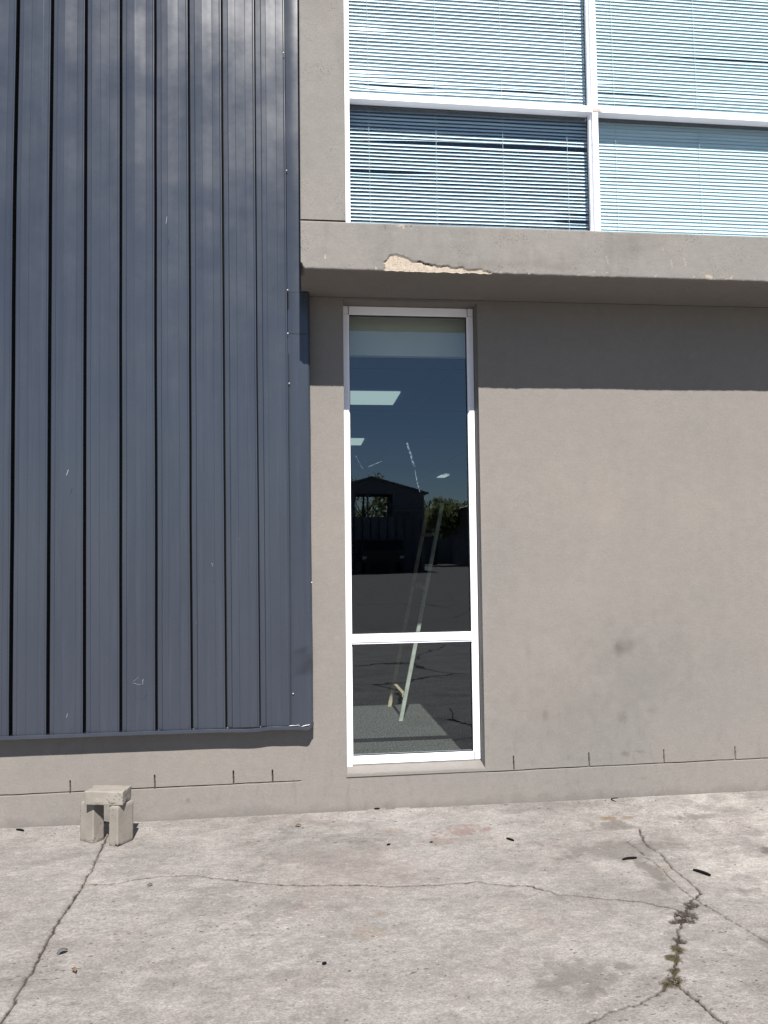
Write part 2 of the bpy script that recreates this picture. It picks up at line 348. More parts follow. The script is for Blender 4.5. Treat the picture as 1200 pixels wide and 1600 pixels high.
wxs = dedup(wxs, (HX0, HX1)); wzs = dedup(wzs, (HZ0, HZ1, 2.96))
WX, WZ = np.meshgrid(wxs, wzs, indexing='ij')
gzl = .1785+.0022*WX*(WX > 1.0)+(fnoise(WX*9, WX*0, 80)-.5)*.006
gzl = np.where(WX > 1, .180+(WX-1)*.004+(fnoise(WX*9, WX*0, 80)-.5)*.005, .171+(WX+1.66)*.004+(fnoise(WX*9, WX*0, 81)-.5)*.005)
inr = ((WX > 1.03) | (WX < -.04))
gv = (1-ss(.0012, .0034, np.abs(WZ-gzl)))*inr*(.45+.55*ss(.35, .6, fnoise(WX*7, WX*0, 82)))
for sx, z0, z1 in slots:
    gv = np.maximum(gv, (np.abs(WX-sx+(WZ-z0)*.03) < .0042)*(WZ > z0-.012)*(WZ < z1+.01*vnoise(WX*3, WX*0)))
def wblob(cx, cz, rx, rz, seed, n=.9, f=18): return 1-ss(.2, 1.2, np.hypot((WX-cx)/rx, (WZ-cz)/rz)+(fnoise(WX*f, WZ*f, seed)-.5)*n*2)
gr = .3*wblob(1.868,.895,.09,.055,91,.7)+.3*wblob(1.85,.87,.035,.04,92)+.3*wblob(1.394,.49,.02,.03,93)+.35*wblob(1.87,.47,.03,.05,94)+.22*wblob(2.07,.50,.04,.03,95)+.45*wblob(1.87,.255,.035,.02,96)+.35*wblob(1.95,.26,.04,.012,97)
gr += .25*wblob(1.55,.62,.03,.01,98)+.45*wblob(2.20,.078,.02,.008,99)+.3*wblob(1.98,.1,.05,.006,90)+.12*wblob(2.0,.75,.35,.3,89)+.10*wblob(1.5,.5,.3,.3,88)+.4*wblob(-.66,.10,.012,.012,87)+.15*wblob(1.3,.85,.02,.06,86)
gr += .25*(1-ss(0, .05, WZ+(fnoise(WX*12, WZ*12, 85)-.5)*.08))
scuff = (fnoise(WX*60, WZ*14, 84) > .70)*(fnoise(WX*2.2, WZ*3, 83) > .56)*ss(1.0, .2, WZ)*.12; gr += scuff
WYv = (fnoise(WX*1.6, WZ*1.6, 75)-.5)*.006*ss(2.95, 2.6, WZ)+(fnoise(WX*9, WZ*9, 76)-.5)*.0015
WYv = WYv+.02*np.clip(gv*1.3, 0, 1)
edge = (np.abs(WX-HX0) < .03) | (np.abs(WX-HX1) < .03)
WYv = np.where(((WX < HX0-.0001) | (WX > HX1+.0001) | (WZ < HZ0) | (WZ > HZ1)), WYv, 0)
# plinth below the joint stands a few mm proud on the right
WYv = WYv-.004*ss(gzl+.002, gzl-.001, WZ)*inr
xm = (wxs[:-1]+wxs[1:])/2; zm = (wzs[:-1]+wzs[1:])/2
keep = ~(((xm > HX0) & (xm < HX1))[:, None] & ((zm > HZ0) & (zm < HZ1))[None, :])
wall = grid('wall', np.stack([WX, WYv, WZ], -1), PLASTER, B, keep, dict(gap=np.clip(gv, 0, 1), grime_or_shade=np.clip(gr, 0, 1), chip=np.zeros_like(WX)), smooth=True)
# reveals and the inner skin
b = MB()
for x in (HX0, HX1): b.poly([(x, 0, HZ0), (x, .26, HZ0), (x, .26, HZ1), (x, 0, HZ1)])
b.poly([(HX0, 0, HZ1), (HX1, 0, HZ1), (HX1, .26, HZ1), (HX0, .26, HZ1)])
b.poly([(HX0, 0, HZ0), (HX1, 0, HZ0), (HX1, .26, HZ0), (HX0, .26, HZ0)])
b.obj('window_reveal', PLASTER, B)
# outer shell so the building is solid from the side and shades its rooms
b = MB()
b.box(-9, 12, 13.8, 14, -.1, 8).box(-9.0, -8.8, .3, 13.8, -.1, 8).box(11.8, 12, .3, 13.8, -.1, 8).box(-8.8, 11.8, .3, 13.8, 7.8, 7.98)
b.box(-8.8, 11.8, .27, 13.8, 2.98, 3.18)
b.box(-8.8, -.03, .12, .27, 0, 7.8).box(3.35, 11.8, .12, .27, 3.2, 7.8)
b.obj('outer_shell', PLASTER, B)

# ---- projecting ledge under the upper windows
LY, LZ0, LZ1, LX0 = -.43, 2.962, 3.222, -.017
bx = np.unique(np.round(np.concatenate([np.arange(LX0, 3.2, .005), np.arange(3.2, 12.1, .4)]), 4))
front = np.arange(LZ1-.008, LZ0+.008, -.0045)
prof = [(-.27, LZ1), (LY+.008, LZ1), (LY+.0023, LZ1-.0023)]+[(LY, z) for z in front]+[(LY+.0015, LZ0+.004), (LY+.004, LZ0+.0015), (LY+.008, LZ0)]+[(LY+.03+k*.05, LZ0) for k in range(8)]+[(0.0, LZ0)]
prof = np.array(prof)
PXg = np.repeat(bx[:, None], len(prof), 1); PY = np.repeat(prof[None, :, 0], len(bx), 0).copy(); PZ = np.repeat(prof[None, :, 1], len(bx), 0).copy()
su = np.array([(.40,2.98),(.425,3.02),(.44,3.03),(.455,3.055),(.465,3.064),(.49,3.066),(.51,3.058),(.535,3.052),(.561,3.036),(.578,3.023),(.613,3.027),(.64,3.012),(.71,3.001),(.769,3.005),(.79,2.989),(.821,2.988),(.846,3.001),(.881,2.984),(.926,2.983),(.955,2.986),(.979,2.975),(1.05,2.963)])
su[:, 1] = 2.962+(su[:, 1]-2.962)*.9
zu = np.interp(PXg, su[:, 0], su[:, 1], left=0, right=0)+(fnoise(PXg*60, PXg*0, 101)-.5)*.016
isf = (np.abs(PY-LY) < .004)
inside = isf & (PZ < zu) & (PXg > .432+(fnoise(PZ*70, PZ*0, 99)-.5)*.05) & (PXg < 1.05)
dl = np.abs(PZ-zu); wdl = .0002+.0014*ss(.5, .8, fnoise(PXg*14, PXg*0, 102))
crk = (1-ss(wdl, wdl+.003, dl))*isf*(PXg > .425)*(PXg < 1.08)*(PZ > LZ0+.004)*ss(.38, .52, fnoise(PXg*16, PXg*0, 103))
dl2, al = pdist(PXg+(fnoise(PXg*60, PZ*60, 104)-.5)*.012, PZ+(fnoise(PXg*60, PZ*60, 105)-.5)*.008, [(.428,3.22),(.430,3.185)])
crk = np.maximum(crk, (1-ss(.001, .004, dl2))*isf*.5)
dl3, al = pdist(PXg, PZ+(fnoise(PXg*45, PZ*45, 106)-.5)*.02, [(.50,3.206),(.60,3.203)]); crk = np.maximum(crk, (1-ss(.001, .003, dl3))*isf*.6*(fnoise(PXg*50, PZ*50, 107) > .5))
PY += .006*inside+.005*crk; PY += isf*((fnoise(PXg*3, PZ*3, 108)-.5)*.004+(fnoise(PXg*25, PZ*25, 109)-.5)*.0016)
low = (PZ < LZ0+.02)
PZ += low*isf*((fnoise(PXg*5, PXg*0, 110)-.5)*.004); PZ += (PZ < LZ0+.012)*(PY < LY+.02)*((fnoise(PXg*40, PXg*0, 111)-.5)*.006*(1+1.0*((PXg > .42) & (PXg < 1.3))))
cut = .035*(1-ss(LX0, LX0+.03, PXg))**2; PZ = np.where(low & (PY < -.35), PZ+cut*.8, PZ)
chp = inside*(.75+.25*vnoise(PXg*70, PZ*70)); chp = np.maximum(chp, isf*.6*(fnoise(PXg*40, PZ*40, 112) > .74)*(PZ < LZ0+.03)); chp = np.maximum(chp, isf*((dl3 < .009) & (fnoise(PXg*70, PZ*70, 113) > .57))*.6)
chp = np.maximum(chp, isf*.5*((np.abs(PXg-.11) < .004) & (np.abs(PZ-3.03) < .01)))
for cx, cz in ((1.66,3.06),(1.985,3.12),(2.11,3.06),(2.03,3.05)):
    chp = np.maximum(chp, isf*.3*(np.abs(PXg-cx-(PZ-cz)*-.25) < .004*fnoise(PXg*90, PZ*90, 98)*1.6)*(np.abs(PZ-cz) < .022))
grm = isf*(.2*ss(.55, .75, fnoise(PXg*2, PZ*9, 114)))+.12*isf*ss(.5, .7, fnoise(PXg*14, PZ*3, 115))
grid('ledge', np.stack([PXg, PY, PZ], -1), PLASTER_PIT, B, None, dict(gap=crk, chip=chp, grime_or_shade=grm), smooth=True, flip=True, label='concrete ledge with a crumbled cream patch on its lower edge')
MB().poly([(LX0, LY+.002, LZ0+.03), (LX0, LY+.03, LZ0+.001), (LX0, 0, LZ0+.001), (LX0, 0, LZ1), (LX0, LY, LZ1)]).poly([(LX0+.001, -.27, LZ1), (12, -.27, LZ1), (12, -.02, LZ1), (LX0+.001, -.02, LZ1)]).obj('ledge_end', PLASTER_PIT, B)

# ---- pilaster beside the upper windows (a hair of joint above the ledge)
py = lines((LX0, .222, .006)); pz = lines((3.228, 7.9, .02))
PX2, PZ2 = np.meshgrid(py, pz, indexing='ij')
PY2 = LY+(fnoise(PX2*3, PZ2*3, 120)-.5)*.004+(fnoise(PX2*22, PZ2*22, 121)-.5)*.0015+.004*(np.abs(PX2-LX0) < .004)+.003*(np.abs(PX2-.222) < .004)
grid('pilaster', np.stack([PX2, PY2, PZ2], -1), PLASTER_PIT, B, None, dict(gap=np.zeros_like(PX2), chip=np.zeros_like(PX2), grime_or_shade=.15*ss(.5, .75, fnoise(PX2*5, PZ2*2, 122))), smooth=True)
b = MB(); b.poly([(LX0, LY+.004, 3.228), (LX0, .1, 3.228), (LX0, .1, 7.9), (LX0, LY+.004, 7.9)]).poly([(.222, LY+.003, 3.228), (.222, -.25, 3.228), (.222, -.25, 7.9), (.222, LY+.003, 7.9)]).poly([(LX0, LY+.004, 3.228), (.222, LY+.004, 3.228), (.222, -.2, 3.228), (LX0, -.2, 3.228)])
b.box(3.26, 12, LY, -.2, 3.2225, 7.9).box(.224, 3.26, LY+.01, -.2, 5.22, 7.9)
b.box(LX0+.002, 12, -.2, .118, 7.0, 7.9).box(LX0+.004, .21, -.24, .118, 3.23, 7)
b.obj('upper_wall', PLASTER_PIT, B)

# ------------------------------------------------------------------ tall window
def frame_bar(b, x0, x1, y0, y1, z0, z1): b.box(x0, x1, y0, y1, z0, z1, .0025)
FY0, FY1 = .098, .15
b = MB(); frame_bar(b, .228, .260, FY0, FY1, .226, 2.943); b.box(.260, .264, FY0+.007, FY1, .272, 2.893); b.box(.988, .992, FY0+.007, FY1, .272, 2.893); frame_bar(b, .992, 1.024, FY0, FY1, .226, 2.943)
frame_bar(b, .264, .988, FY0, FY1, 2.893, 2.9425); frame_bar(b, .264, .988, FY0, FY1, .2265, .272)
b.box(.2642, .2668, FY0+.012, FY1-.006, .272, 2.893).box(.9852, .9878, FY0+.012, FY1-.006, .272, 2.893)
b.box(.2275, .262, FY0-.006, FY0, .218, .9)      # uneven lower cover strip
win = b.obj('window', WHITE, B, label='tall narrow white framed window beside the dark cladding')
b = MB(); frame_bar(b, .265, .987, FY0-.008, FY1-.002, .934, .981); b.box(.266, .986, FY0-.002, FY0+.03, .924, .934); b.obj('transom', WHITE, win)
for z0, z1 in ((.274, .924), (.981, 2.892)):
    MB().poly([(.27, .126, z0), (.982, .126, z0), (.982, .126, z1), (.27, .126, z1)]).obj('pane', GLASS_LOW, win)
b = MB(); b.prism([(.2205, .12, .224), (.2205, -.006, .203), (.2205, -.006, .188), (.2205, .12, .188)], (.809, 0, 0)); b.obj('sill', m_plaster('sill_plaster', (.175, .163, .15), 0, (.185, .17, .156), (.165, .155, .145)), win)
b = MB(); b.tube([(1.0265, FY0+.006, z+random.uniform(-.01, .01)) for z in np.linspace(.23, 2.94, 30)], [.0035+random.uniform(-.001, .0012) for _ in range(30)], 6)
b.tube([(x, FY0+.006, .2225+random.uniform(-.0015, .0015)) for x in np.linspace(.23, 1.02, 24)], [.0035+random.uniform(-.001, .0014) for _ in range(24)], 6); b.obj('sealant', SEAL, win)
GSK = m_simple('black_gasket', (.012, .012, .013), .7)
for za, zb in ((.2722, .924), (.9812, 2.8928)):
    b = MB(); b.box(.2669, .2700, FY0+.014, FY0+.03, za, zb).box(.9820, .9851, FY0+.014, FY0+.03, za, zb).box(.27, .982, FY0+.014, FY0+.03, zb-.004, zb).box(.27, .982, FY0+.014, FY0+.03, za, za+.003); b.obj('gasket', GSK, win)
for q in ((.2278, .2645, FY0-.0006, FY0+.01, .2706, .2716), (.9878, 1.0242, FY0-.0006, FY0+.01, .2706, .2716), (.9878, 1.0242, FY0-.0006, FY0+.01, 2.8936, 2.8948), (.2278, .2645, FY0-.0006, FY0+.01, 2.8936, 2.8948), (1.014, 1.0165, FY0-.0007, FY0+.01, .9, .935), (1.012, 1.019, FY0-.0007, FY0+.01, .985, .990), (.234, .2365, FY0-.0067, FY0+.01, .60, .63)):
    MB().box(*q).obj('joint', SEAL, win)
# tape and putty smears on the pane
m, t, bb = mat('glass_smear'); n = NB(t); bb.inputs['Base Color'].default_value = (.30, .38, .45, 1); bb.inputs['Roughness'].default_value = .8
t.links.new(n.rng(n.noise(70, 4, .7), .4, .62, .0, .42), bb.inputs['Alpha']); SMEAR = m
def smear(pts, wdt):
    b = MB(); vs = []
    for i, (x, z) in enumerate(pts):
        x1, z1 = pts[min(i+1, len(pts)-1)]; x0, z0 = pts[max(0, i-1)]; d = Vector((x1-x0, z1-z0)).normalized(); nx, nz = -d.y, d.x
        ww = wdt*random.uniform(.6, 1.2)
        vs.append((b.bm.verts.new((x+nx*ww, .1245, z+nz*ww)), b.bm.verts.new((x-nx*ww, .1245, z-nz*ww))))
    for (a, c), (d, e) in zip(vs, vs[1:]): b.bm.faces.new((a, c, e, d))
    b.obj('smear', SMEAR, win)
smear([(.612,2.121),(.618,2.095),(.627,2.07),(.637,2.035),(.645,2.004),(.657,1.975)], .0055)
smear([(.658,1.955),(.662,1.93),(.670,1.885),(.679,1.85),(.686,1.822)], .0028)
smear([(.377,1.975),(.40,1.985),(.43,1.998),(.455,2.008)], .0022); smear([(.301,2.042),(.318,2.005),(.343,1.962)], .0022)
smear([(.833,1.93),(.852,1.931),(.872,1.93)], .005)

# ------------------------------------------------------------------ upper windows
UF0, UF1, UG = -.385, -.33, -.335
b = MB(); frame_bar(b, .224, .25, UF0, UF1, 3.2225, 5.22); frame_bar(b, 1.611, 1.645, UF0-.006, -.304, 3.2225, 5.22); frame_bar(b, 3.21, 3.258, UF0, UF1, 3.2225, 5.22)
b.box(1.602, 1.611, UF0+.022, UF1, 3.2225, 5.2).box(1.645, 1.652, UF0+.03, UF1, 3.2225, 5.2)
frame_bar(b, .25, 1.611, UF0+.01, UF1, 3.2225, 3.238); frame_bar(b, 1.645, 3.21, UF0+.01, UF1, 3.2225, 3.24)
frame_bar(b, .25, 1.611, UF0, UF1, 5.17, 5.219); frame_bar(b, 1.645, 3.21, UF0, UF1, 5.17, 5.219)
uw = b.obj('window', WHITE, B, label='wide upper window of four panes above the ledge')
for (x0, x1, za, zb) in ((.251, 1.610, 3.957, 3.951), (1.646, 3.209, 3.952, 3.948)):
    b = MB(); b.prism([(x0, UF0-.004, za-.034), (x0, UF0-.004, za), (x0, -.3005, za), (x0, -.3005, za-.034)], (x1-x0, 0, zb-za)); o = b.obj('transom', WHITE, uw)
    MB().poly([(x0, UG, 3.238), (x1, UG, 3.238), (x1, UG, za-.034), (x0, UG, za-.034)]).obj('pane', GLASS_UP, uw)
    MB().poly([(x0, UG, za), (x1, UG, zb), (x1, UG, 5.17), (x0, UG, 5.17)]).obj('pane', GLASS_UP, uw)
b = MB(); b.box(1.614, 1.662, UF0-.0085, UF0-.0045, 3.917, 3.934, .001); b.obj('putty_dab', m_simple('old_putty', (.42, .36, .33), .9, var=.3, bump=.004), uw)

b = MB()
for x0, x1, zz in ((.2505, 1.6015, 3.922), (1.6525, 3.2095, 3.919)):
    b.box(x0, x1, -.334, -.3003, zz-.006, zz)
b.box(1.5985, 1.6015, UG-.004, UG-.0005, 3.24, 3.915).box(1.5985, 1.6015, UG-.004, UG-.0005, 3.96, 5.17).box(.2503, .2535, UG-.004, UG-.0005, 3.24, 3.915).box(.2503, .2535, UG-.004, UG-.0005, 3.96, 5.17).obj('gasket', m_simple('black_rubber', (.012, .012, .013), .7), uw)
# blinds
def m_slat(name, col):
    m, t, b_ = mat(name); n = NB(t)
    c = n.mix(n.rng(n.noise(6, 4, .6, n.mapped((1, 1, 9))), .3, .7), tuple(x*.9 for x in col), col)
    t.links.new(c, b_.inputs['Base Color']); b_.inputs['Roughness'].default_value = .38; b_.inputs['Specular IOR Level'].default_value = .5
    return m
SLAT = m_slat('aluminium_slat', (.72, .81, .85))
SLAT2 = m_slat('pale_green_slat', (.60, .71, .73))
CORD = m_simple('blind_cord', (.5, .5, .48), .8, var=.05)
def blind(x0, x1, tiltf, cords, dents, label, seed, sm):
    rs = random.Random(seed)
    T = empty('venetian_blind', ((x0+x1)/2, -.29, 3.25)); tag(T, label, 'window blind', 'venetian blinds behind the upper window')
    cx = (x0+x1)/2; xs = np.arange(x0, x1+1e-6, (x1-x0)/70); pitch = .0205; zs = np.arange(3.262, 5.16, pitch)
    vs = []; fs = []; W = .0125
    for k, z in enumerate(zs):
        tl0 = tiltf(z)+rs.uniform(-3, 3); sl = rs.uniform(-.0012, .0012)
        base = len(vs)
        for x in xs:
            dz, dt = 0, 0
            for (zc, xa, xb, amp, tt, sp) in dents:
                g = math.exp(-((z-zc)/sp)**2)
                if g > .02 and xa < x < xb:
                    u = (x-xa)/(xb-xa); bell = math.sin(math.pi*u)**.8
                    dz += amp*g*bell*(1 if z > zc else -1); dt += tt*g*bell
            # sag between the cords
            dz += .0012*math.sin((x-x0)*8.3+k*.7)*rs.uniform(.9, 1.1)*.5
            a = R(tl0+dt); ca, sa = math.cos(a), math.sin(a)
            for u in (-1, -.33, .33, 1):
                cy = u*W; cz = .0022*(1-u*u)
                yy = cy*ca+cz*sa*.9; zz = cy*sa*1.0+cz*ca
                vs.append((x-cx, yy, z+zz+dz+sl*(x-x0)/(x1-x0)-3.25))
        for i in range(len(xs)-1):
            for j in range(3):
                q = base+i*4+j; fs.append((q, q+4, q+5, q+1))
    me = bpy.data.meshes.new('slats'); me.from_pydata(vs, [], fs); me.materials.append(sm)
    for f in me.polygons: f.use_smooth = True
    link(bpy.data.objects.new('slats', me), T)
    for c in cords:
        b = MB(); b.tube([(c[0]-cx+(c[1]-c[0])*i/6+rs.uniform(-.001, .001), -.0135, 1.9*(1-i/6)+.0) for i in range(7)], .0011, 5); b.obj('cord', CORD, T)
    b = MB(); b.box(x0-cx, x1-cx, -.012, .012, -.012, .001, .002); b.obj('bottom_rail', sm, T)
    return T
# tilt: 90 = closed vertical; outer edge low
tl = lambda z: 68 if z > 3.97 else 53
blind(.256, 1.615, tl, [(.352, .366), (.738, .738), (1.112, 1.122), (1.489, 1.497)],
      [(3.752, .3, 2.3, .013, -25, .012), (3.575, .05, .75, .010, -20, .010), (4.062, .28, .80, .011, 4, .012), (4.082, .9, 1.55, .008, 4, .010), (4.15, -.2, .5, .004, 12, .03), (4.11, .2, .9, .004, 12, .02), (3.33, 1.4, 1.75, .008, -30, .012), (3.37, 1.42, 1.8, .007, -20, .01), (4.4, .2, .5, .004, 18, .015)],
      'wide open slatted venetian blind, bent in places, left of the central mullion', 4, SLAT)
blind(1.648, 3.19, lambda z: 73 if z > 3.97 else 74, [(1.770, 1.788), (2.266, 2.298), (2.78, 2.8)],
      [(4.03, 1.6, 2.5, .006, 2, .012), (4.10, 1.5, 2.2, .007, -4, .012), (3.60, 1.6, 2.0, .004, -8, .01), (4.33, 2.0, 3.1, .005, -6, .02), (4.14, 2.2, 3.0, .005, 12, .02), (4.17, 1.5, 1.8, .004, 10, .015)],
      'nearly closed pale venetian blind to the right of the central mullion', 5, SLAT2)
MB().box(.21, 3.3, .13, .16, 3.2, 5.4).box(.21, 3.3, -.21, .13, 5.23, 5.26).box(.2105, .222, -.24, .13, 3.225, 5.23).box(3.27, 3.3, -.21, .13, 3.225, 5.23).obj('upper_room', m_simple('dim_room', (.05, .055, .07), .9), B)

# ------------------------------------------------------------------ metal cladding
CY = -.08
slx = [-1.588, -1.397, -1.207, -1.015, -.825, -.636, -.449, -.262]
slx = [-1.588-.19*k for k in range(24, 0, -1)]+slx
pf = []                                     # (x, outward, shade painted dark in slots and grooves)
for i, s in enumerate(slx):
    nx = slx[i+1] if i+1 < len(slx) else -.087
    p = nx-s; j = random.Random(i)
    hw = .006 if s > -.3 else .009+.004*min(1, max(0, (-.4-s)/1.2))
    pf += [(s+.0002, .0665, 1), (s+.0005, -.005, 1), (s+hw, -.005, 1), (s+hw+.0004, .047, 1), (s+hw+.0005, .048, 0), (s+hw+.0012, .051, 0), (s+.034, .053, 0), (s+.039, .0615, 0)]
    st = [.42+j.uniform(-.05, .05), .74+j.uniform(-.05, .05)]; o0 = .063
    for q in st:
        x = s+p*q; d = j.uniform(-.0012, .0016)
        pf += [(x-.0012, o0+d, 0), (x, o0+d-.0007, .3), (x+.0014, o0+d*.4, 0)]
    e = nx if i+1 < len(slx) else nx
    pf += [(e-.012, .0645, 0), (e-.006, .069, 0), (e-.0004, .069, 0), (e-.0001, .0675, 0)]
pf += [(-.0865, .052, 0)]
pf = np.array(pf); zc = lines((.505, 1.2, .035), (1.2, 7.95, .15))
CX, CZ = np.meshgrid(pf[:, 0], zc, indexing='ij'); CO = np.repeat(pf[:, 1][:, None], len(zc), 1)
bow = np.where(CX < -1.1, .014*ss(3.2, 4.8, CZ)*ss(-1.1, -1.6, CX), 0)
CX2 = CX-.0045*(CZ-.48)+bow+(fnoise(CX*0+np.round(CX/.19)*3.1, CZ*1.1, 130)-.5)*.005
face = (CO > .04)
CYY = -CO+face*((fnoise(CX*4, CZ*.8, 131)-.5)*-.005)-.01
cl = grid('cladding', np.stack([CX2, CYY, CZ], -1), CLAD, B, None, dict(grime_or_shade=np.repeat(pf[:, 2][:, None], len(zc), 1)), label='dark slate blue ribbed metal cladding')
# backing so that no light passes the slots
MB().poly([(-8.9, -.006, .5), (.0, -.006, .5), (.0, -.006, 2.94), (-8.9, -.006, 2.94)]).poly([(-8.9, -.006, 2.94), (-.03, -.006, 2.94), (-.03, -.006, 7.95), (-8.9, -.006, 7.95)]).obj('backing', DARK, cl)
# edge flashing down the right side, in lapped lengths
def flash(z0, z1, yo, jx):
    xs_ = np.array([-.0885, -.0875, -.086, -.02, .018, .029, .034, .036])+jx; os_ = np.array([0, .0, yo*.2, yo*.35, yo*.2, -.003, -.015, -.07])
    zz = np.linspace(z0, z1, int((z1-z0)/.03)+2); U, V = np.meshgrid(xs_, zz, indexing='ij'); O = np.repeat(os_[:, None], len(zz), 1)
    U2 = U-.0028*(V-.48)+(U > .01)*((fnoise(V*3, V*0, 140)-.5)*.006); Yv = CY-.004-O+(fnoise(U*8, V*2.5, 141)-.5)*.004
    g = .55*(1-ss(.3, 1.2, np.hypot((U+.0)/.07, (V-.87)/.09)+(fnoise(U*40, V*60, 142)-.5)*2.2))
    return grid('edge_flashing', np.stack([U2, Yv, V], -1), CLAD, cl, None, dict(grime_or_shade=g), smooth=True)
flash(.505, 2.712, .006, 0); flash(2.714, 2.954, .010, .001); flash(2.956, 7.95, .004, .0)
b = MB(); b.box(-.094, -.0895, CY-.013, CY-.008, 2.86, 2.955).box(-.092, -.0902, CY-.0125, CY-.008, .52, 2.6); b.obj('dark_seam', DARK, cl)
# bottom flashing, slightly kinked, bent and scraped at the corner
xs_ = lines((-8.9, -2, .3), (-2, .037, .012)); 
bz = lambda x: .487+(fnoise(x*2.2, x*0, 150)-.5)*.010-.006*np.exp(-((x+.33)/.10)**2)*1.0+.004*np.exp(-((x+.2)/.05)**2)-.006*np.exp(-((x-.0)/.03)**2)
prof_b = [(-.004, .003), (-.088, .0), (-.0925, .0015), (-.0927, .018), (-.0895, .0195), (-.085, .0197)]
U = np.repeat(xs_[:, None], len(prof_b), 1); Yv = np.repeat(np.array(prof_b)[None, :, 0], len(xs_), 0); V = bz(U)+np.repeat(np.array(prof_b)[None, :, 1], len(xs_), 0)
cr_ = ss(.008, .036, U); Yv = Yv+cr_*.02*(Yv < -.05); V = V+cr_*.014
grid('bottom_flashing', np.stack([U, Yv, V], -1), CLAD, cl, None, dict(grime_or_shade=np.zeros_like(U)))
SCR = m_simple('bare_scraped_metal', (.42, .41, .40), .5, var=.4, scale=120)
def scratch(pts, r, name='scratch'):
    b = MB(); b.tube(pts, [r*random.uniform(.4, 1.2) for _ in pts], 5); b.obj(name, SCR, cl)
yq = CY-.0705
scratch([(-.90, yq, .81), (-.925, yq, .79), (-.93, yq, .782), (-.90, yq, .772), (-.875, yq, .775)], .0006)
scratch([(-.876, yq, .775), (-.878, yq, .79), (-.872, yq, .80)], .0007)
scratch([(-.515, yq, 1.418), (-.507, yq, 1.412), (-.51, yq, 1.40)], .0009)
scratch([(-1.27, yq, .61), (-1.263, yq, .632)], .001)
scratch([(-1.28, yq, 1.9), (-1.27, yq, 1.93)], .001); scratch([(-.76, yq, 3.3), (-.755, yq, 3.34)], .001)
scratch([(-.10+i*.012, CY-.0175, .512+random.uniform(-.0015, .0015)) for i in range(6)], .0022, 'scrape')
scratch([(-.03+i*.009, CY-.0165+i*.001, .502+i*.0022+random.uniform(-.002, .002)) for i in range(6)], .003, 'scrape')
for x, z in ((-.11, 4.356), (-.094, 2.963), (-.094, 2.713), (-.088, 2.426), (-.076, .686), (.031, 1.30), (-.096, 3.66)):
    b = MB(); bmesh.ops.create_icosphere(b.bm, subdivisions=2, radius=.0042, matrix=Matrix.Translation((x, CY-.015, z)) @ Matrix.Diagonal((1, .6, 1, 1))); b.obj('rivet', SCR, cl, smooth=True)
for x in (-1.33, -.84, -.40, -1.6):
    b = MB(); bmesh.ops.create_icosphere(b.bm, subdivisions=2, radius=.003, matrix=Matrix.Translation((x, -.006, .474))); b.obj('screw', SCR, cl, smooth=True)

# ------------------------------------------------------------------ the room behind the tall window
m, t, bb = mat('grey_carpet'); n = NB(t)
c = n.mix(n.rng(n.noise(75, 5, .9), .42, .58), (.02, .021, .022), (.19, .195, .19)); t.links.new(c, bb.inputs['Base Color']); bb.inputs['Roughness'].default_value = 1; bb.inputs['Specular IOR Level'].default_value = .05
t.links.new(n.bump(n.noise(300, 3), .8, .004), bb.inputs['Normal']); CARPET = m
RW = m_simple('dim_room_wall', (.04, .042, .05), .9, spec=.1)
MB().poly([(-1.5, .255, .2), (4.5, .255, .2), (4.5, 12, .2), (-1.5, 12, .2)]).obj('carpet', CARPET, B)
MB().box(-1.6, -1.5, .27, 12, 0, 2.97).box(4.5, 4.6, .27, 12, 0, 2.97).box(-1.6, 4.6, 12, 12.1, 0, 2.97).box(-1.5, HX0-.002, .255, .27, .0, 2.97).box(HX1+.002, 4.5, .255, .27, 0, 2.97).obj('room_wall', RW, B)
m, t, bb = mat('ceiling_tile'); n = NB(t)
br = t.nodes.new('ShaderNodeTexBrick'); br.offset = 0; br.inputs['Scale'].default_value = 1; br.inputs['Brick Width'].default_value = 1.2; br.inputs['Row Height'].default_value = 1.8; br.inputs['Mortar Size'].default_value = .01
br.inputs['Color1'].default_value = br.inputs['Color2'].default_value = (.2, .21, .23, 1); br.inputs['Mortar'].default_value = (.1, .1, .11, 1); t.links.new(n.mapped((1, 1, 1), (.03, .33, 0)), br.inputs['Vector']); t.links.new(br.outputs[0], bb.inputs['Base Color']); bb.inputs['Roughness'].default_value = .9
MB().poly([(-1.5, .3, 2.9), (4.5, .3, 2.9), (4.5, 12, 2.9), (-1.5, 12, 2.9)]).obj('ceiling', m, B)
MB().box(-1.49, 4.49, .272, .32, 2.69, 2.96).obj('bulkhead', m_simple('white_bulkhead', (.75, .76, .68), .8, var=.03), B)
LMP = m_simple('lamp_diffuser', (.6, .66, .62), .5, var=.02, emis=((.8, 1, .94), .30))
for y0, x1 in ((2.30, .86), (5.2, .76)):
    MB().box(x1-1.19, x1, y0, y0+.58, 2.885, 2.897).obj('ceiling_light', LMP, B)
for y0 in (10.1,): MB().box(2.68, 2.84, y0, y0+.5, 2.885, 2.897).obj('ceiling_light', LMP, B)

